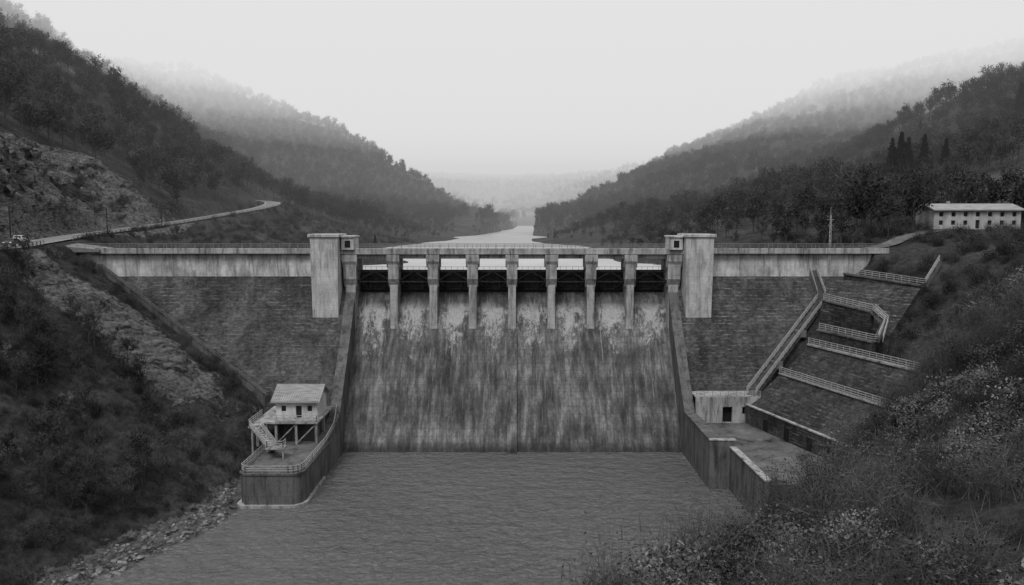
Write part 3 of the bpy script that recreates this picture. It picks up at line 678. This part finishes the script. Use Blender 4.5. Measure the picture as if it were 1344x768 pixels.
def forb(x,y,pad=2):
    m=np.zeros(x.shape,bool)
    m|=(x>-93)&(x<77)&(y>153)&(y<165)
    m|=(x>-47)&(x<36)&(y>127)&(y<158)
    m|=(x>-43.5)&(x<-30)&(y>110)
    s=(x-C0[0])*CN[0]+(y-C0[1])*CN[1]; a=(x-C0[0])*CD[0]+(y-C0[1])*CD[1]
    m|=(a>-8)&(a<25)&(s>-15)&(s<15)&(y>103)
    m|=(x>30)&(x<62)&(y>137)&(y<158)
    m|=inside(x,y,UB+np.array([(0,1,0),(1,1,0),(1,-1,0),(-1,-1,0)]))
    m|=(polydist(x,y,RD)[0]<4.6+pad*.5)|(polydist(x,y,LANE)[0]<2.8+pad*.4)
    m|=(x>95)&(x<119.5)&(y>163)&(y<187)
    return m
def place(n0,x0,x1,y0,y1,zmin,cond=None,pad=2):
    x=rng.uniform(x0,x1,n0); y=rng.uniform(y0,y1,n0); z=grid_at(Z,x,y)
    k=(z>zmin)&~forb(x,y,pad)&(abs(x)<.8*y+45)
    if cond is not None: k&=cond(x,y,z)
    return x[k],y[k],z[k]
def nmask(x,y,s,o): return np.array([mnoise.fractal(Vector((a*s,b_*s,o)),1,2,3) for a,b_ in zip(x,y)])
def roadside(x,y): return (x>-112)&(x<-52)&(y>100)&(y<372)
def c1(x,y,z): return (grid_at(field,x,y)<.3)&(grid_at(cliff,x,y)<.35)&(y>150+(x<-80)*-40)&~roadside(x,y)
x,y,z=place(27000,-620,760,165,1150,33.4,c1)
sc=(.65+.65*rng.random(len(x)))*np.clip((z-31)/9,.3,1)
scatter("hillside_forest",x,y,z-.4,sc,C_for)
x,y,z=place(4500,-700,900,1150,3400,36)
scatter("distant_forest",x,y,z-.6,1.3+.9*rng.random(len(x)),C_for)
x,y,z=place(1200,-200,260,110,330,36,c1); k=(x<-112)|((x>82)&(y>186)); scatter("roadside_trees",x[k],y[k],z[k]-.3,.8+.5*rng.random(k.sum()),C_near)
x,y,z=place(1500,-106,-40,166,375,32.6,None,0); scatter("roadside_scrub",x,y,z-.2,.5+.6*rng.random(len(x)),C_shr)
x,y,z=place(300,-135,-98,95,250,40,lambda x,y,z:(grid_at(cliff,x,y)>.35),1); k=nmask(x,y,.1,2)>.15; scatter("cliff_scrub",x[k],y[k],z[k]-.2,.3+.5*rng.random(k.sum()),C_shr)
cc=[(205,405),(199,398),(212,402),(190,380),(243,372),(250,380),(262,360),(226,345),(233,352),(240,347),(130,258),(135,263),(126,254),(140,262),(122,262),(145,258),(131,266),(-52,290)]
cs=np.array([.8,.7,.9,.7,.9,.8,1,1.3,1.5,1.2,1.4,1.2,1.1,1.2,.8,1.0,1.25,.4])
x=np.array([c[0] for c in cc],float); y=np.array([c[1] for c in cc],float); scatter("conifer_stand",x,y,grid_at(Z,x,y)-.3,cs,C_con)
lb=lambda x,y,z:(x<-43)&(y<165)&(grid_at(rock,x,y)<.47)
x,y,z=place(2600,-130,-43,55,160,2.6,lb,0); k=nmask(x,y,.09,3)>-.2; x,y,z=x[k],y[k],z[k]; scatter("left_bank_scrub",x,y,z-.1,.3+.9*rng.random(len(x))**1.5,C_shr)
x,y,z=place(300,-90,-50,60,130,5,lambda x,y,z:lb(x,y,z)&((x<-60)|(y<105)),4); scatter("left_bank_trees",x,y,z-.3,.35+.5*rng.random(len(x)),C_near)
rb=lambda x,y,z:(x>36)&(grid_at(field,x,y)<.5)
x,y,z=place(3400,36,140,60,200,1.5,rb,0); k=nmask(x,y,.08,8)>-.25; x,y,z=x[k],y[k],z[k]; scatter("right_bank_scrub",x,y,z-.1,.4+.9*rng.random(len(x)),C_shr)
x,y,z=place(280,60,140,75,160,16,lambda x,y,z:rb(x,y,z)&~((x>70)&(y>115)),3); scatter("right_bank_trees",x,y,z-.3,.3+.4*rng.random(len(x)),C_near)
fgc=lambda x,y,z:(x>y*.08-1)&(z>14)&(np.hypot(x,y)>9)
x,y,z=place(4800,-2,62,9,92,12,fgc,0); v=nmask(x,y,.10,5)-.35*np.clip((y-45)/30,0,1); k=(v>-.35)|(y>50); x,y,z,v=x[k],y[k],z[k],v[k]
idx=np.where(v>-.05,rng.integers(0,4,len(x)),rng.integers(4,6,len(x)))
scatter("foreground_brambles",x,y,z-.1,(.45+.8*rng.random(len(x)))*(1+.35*np.clip(v,-.5,.8)),C_fg,.12,idx)
x,y,z=place(300,0,50,18,90,15,lambda x,y,z:fgc(x,y,z)&(x<y*.62+3),0); scatter("foreground_saplings",x,y,z-.1,.4+.7*rng.random(len(x))**1.5,C_tall,.12)
x=rng.uniform(-64,-38,16000); y=rng.uniform(50,127,16000); z=grid_at(Z,x,y); k=(z>-.5)&(z<1.9)&~forb(x,y,0); x,y,z=x[k],y[k],z[k]
scatter("shore_rocks",x,y,z-.1,.08+.45*rng.random(len(x))**3,C_sr,.35)

# ------------------------------------------------------------ mist (homogeneous banks that absorb, with added glow in place of scattered light)
def vol(name,x0,x1,y0,y1,z0,z1,dens,lum):
    b=MB(); b.box(x0,x1,y0,y1,z0,z1); m=bpy.data.materials.new(name+"_vol"); m.use_nodes=True; nt=m.node_tree; nt.nodes.clear()
    out=nt.nodes.new("ShaderNodeOutputMaterial"); ab=nt.nodes.new("ShaderNodeVolumeAbsorption"); em=nt.nodes.new("ShaderNodeEmission"); ad=nt.nodes.new("ShaderNodeAddShader")
    ab.inputs["Color"].default_value=(0,0,0,1); ab.inputs["Density"].default_value=dens
    em.inputs["Color"].default_value=(1,1,1,1); em.inputs["Strength"].default_value=lum*dens
    nt.links.new(ab.outputs[0],ad.inputs[0]); nt.links.new(em.outputs[0],ad.inputs[1]); nt.links.new(ad.outputs[0],out.inputs["Volume"]); b.done(name,m)
vol("valley_mist",-2400,2400,190,1500,-20,119.5,.00034,.64)
vol("thin_cloud",-2400,2400,190,1500,120,149.5,.0014,.72)
vol("cloud_bank",-2400,2400,190,1500,150,184.5,.0036,.77)
vol("low_cloud",-2400,2400,190,1500,185,420,.0085,.79)
vol("far_mist",-2400,2400,1501,5400,-20,420,.0009,.62)

# ------------------------------------------------------------ sky, sun, camera
wd=bpy.data.worlds.new("World"); scene.world=wd; wd.use_nodes=True; nt=wd.node_tree; bg=nt.nodes["Background"]
sk=nt.nodes.new("ShaderNodeTexSky"); sk.sky_type='NISHITA'; sk.sun_disc=False; sk.sun_elevation=math.radians(55); sk.sun_rotation=math.radians(200); sk.dust_density=6; sk.air_density=1.5
bw=nt.nodes.new("ShaderNodeRGBToBW"); nt.links.new(sk.outputs[0],bw.inputs[0])
mx=nt.nodes.new("ShaderNodeMix"); mx.data_type='FLOAT'; mx.inputs[0].default_value=.85; nt.links.new(bw.outputs[0],mx.inputs[2]); mx.inputs[3].default_value=8.6
nt.links.new(mx.outputs[0],bg.inputs[0]); bg.inputs[1].default_value=.1
sl=bpy.data.lights.new("sun",'SUN'); sl.energy=1.5; sl.angle=math.radians(20); sl.color=(1,1,1)
so=bpy.data.objects.new("sun",sl); COL.objects.link(so); so.rotation_euler=(math.radians(35),0,math.radians(-20))
cam=bpy.data.cameras.new("camera"); cam.lens=26.79; cam.sensor_width=36; cam.clip_end=9000; cam.clip_start=.2
co=bpy.data.objects.new("camera",cam); COL.objects.link(co); co.location=(0,0,43.4); co.rotation_euler=(math.radians(84.6),0,0)
scene.camera=co
scene.view_settings.view_transform='Standard'; scene.view_settings.look='None'; scene.view_settings.exposure=0
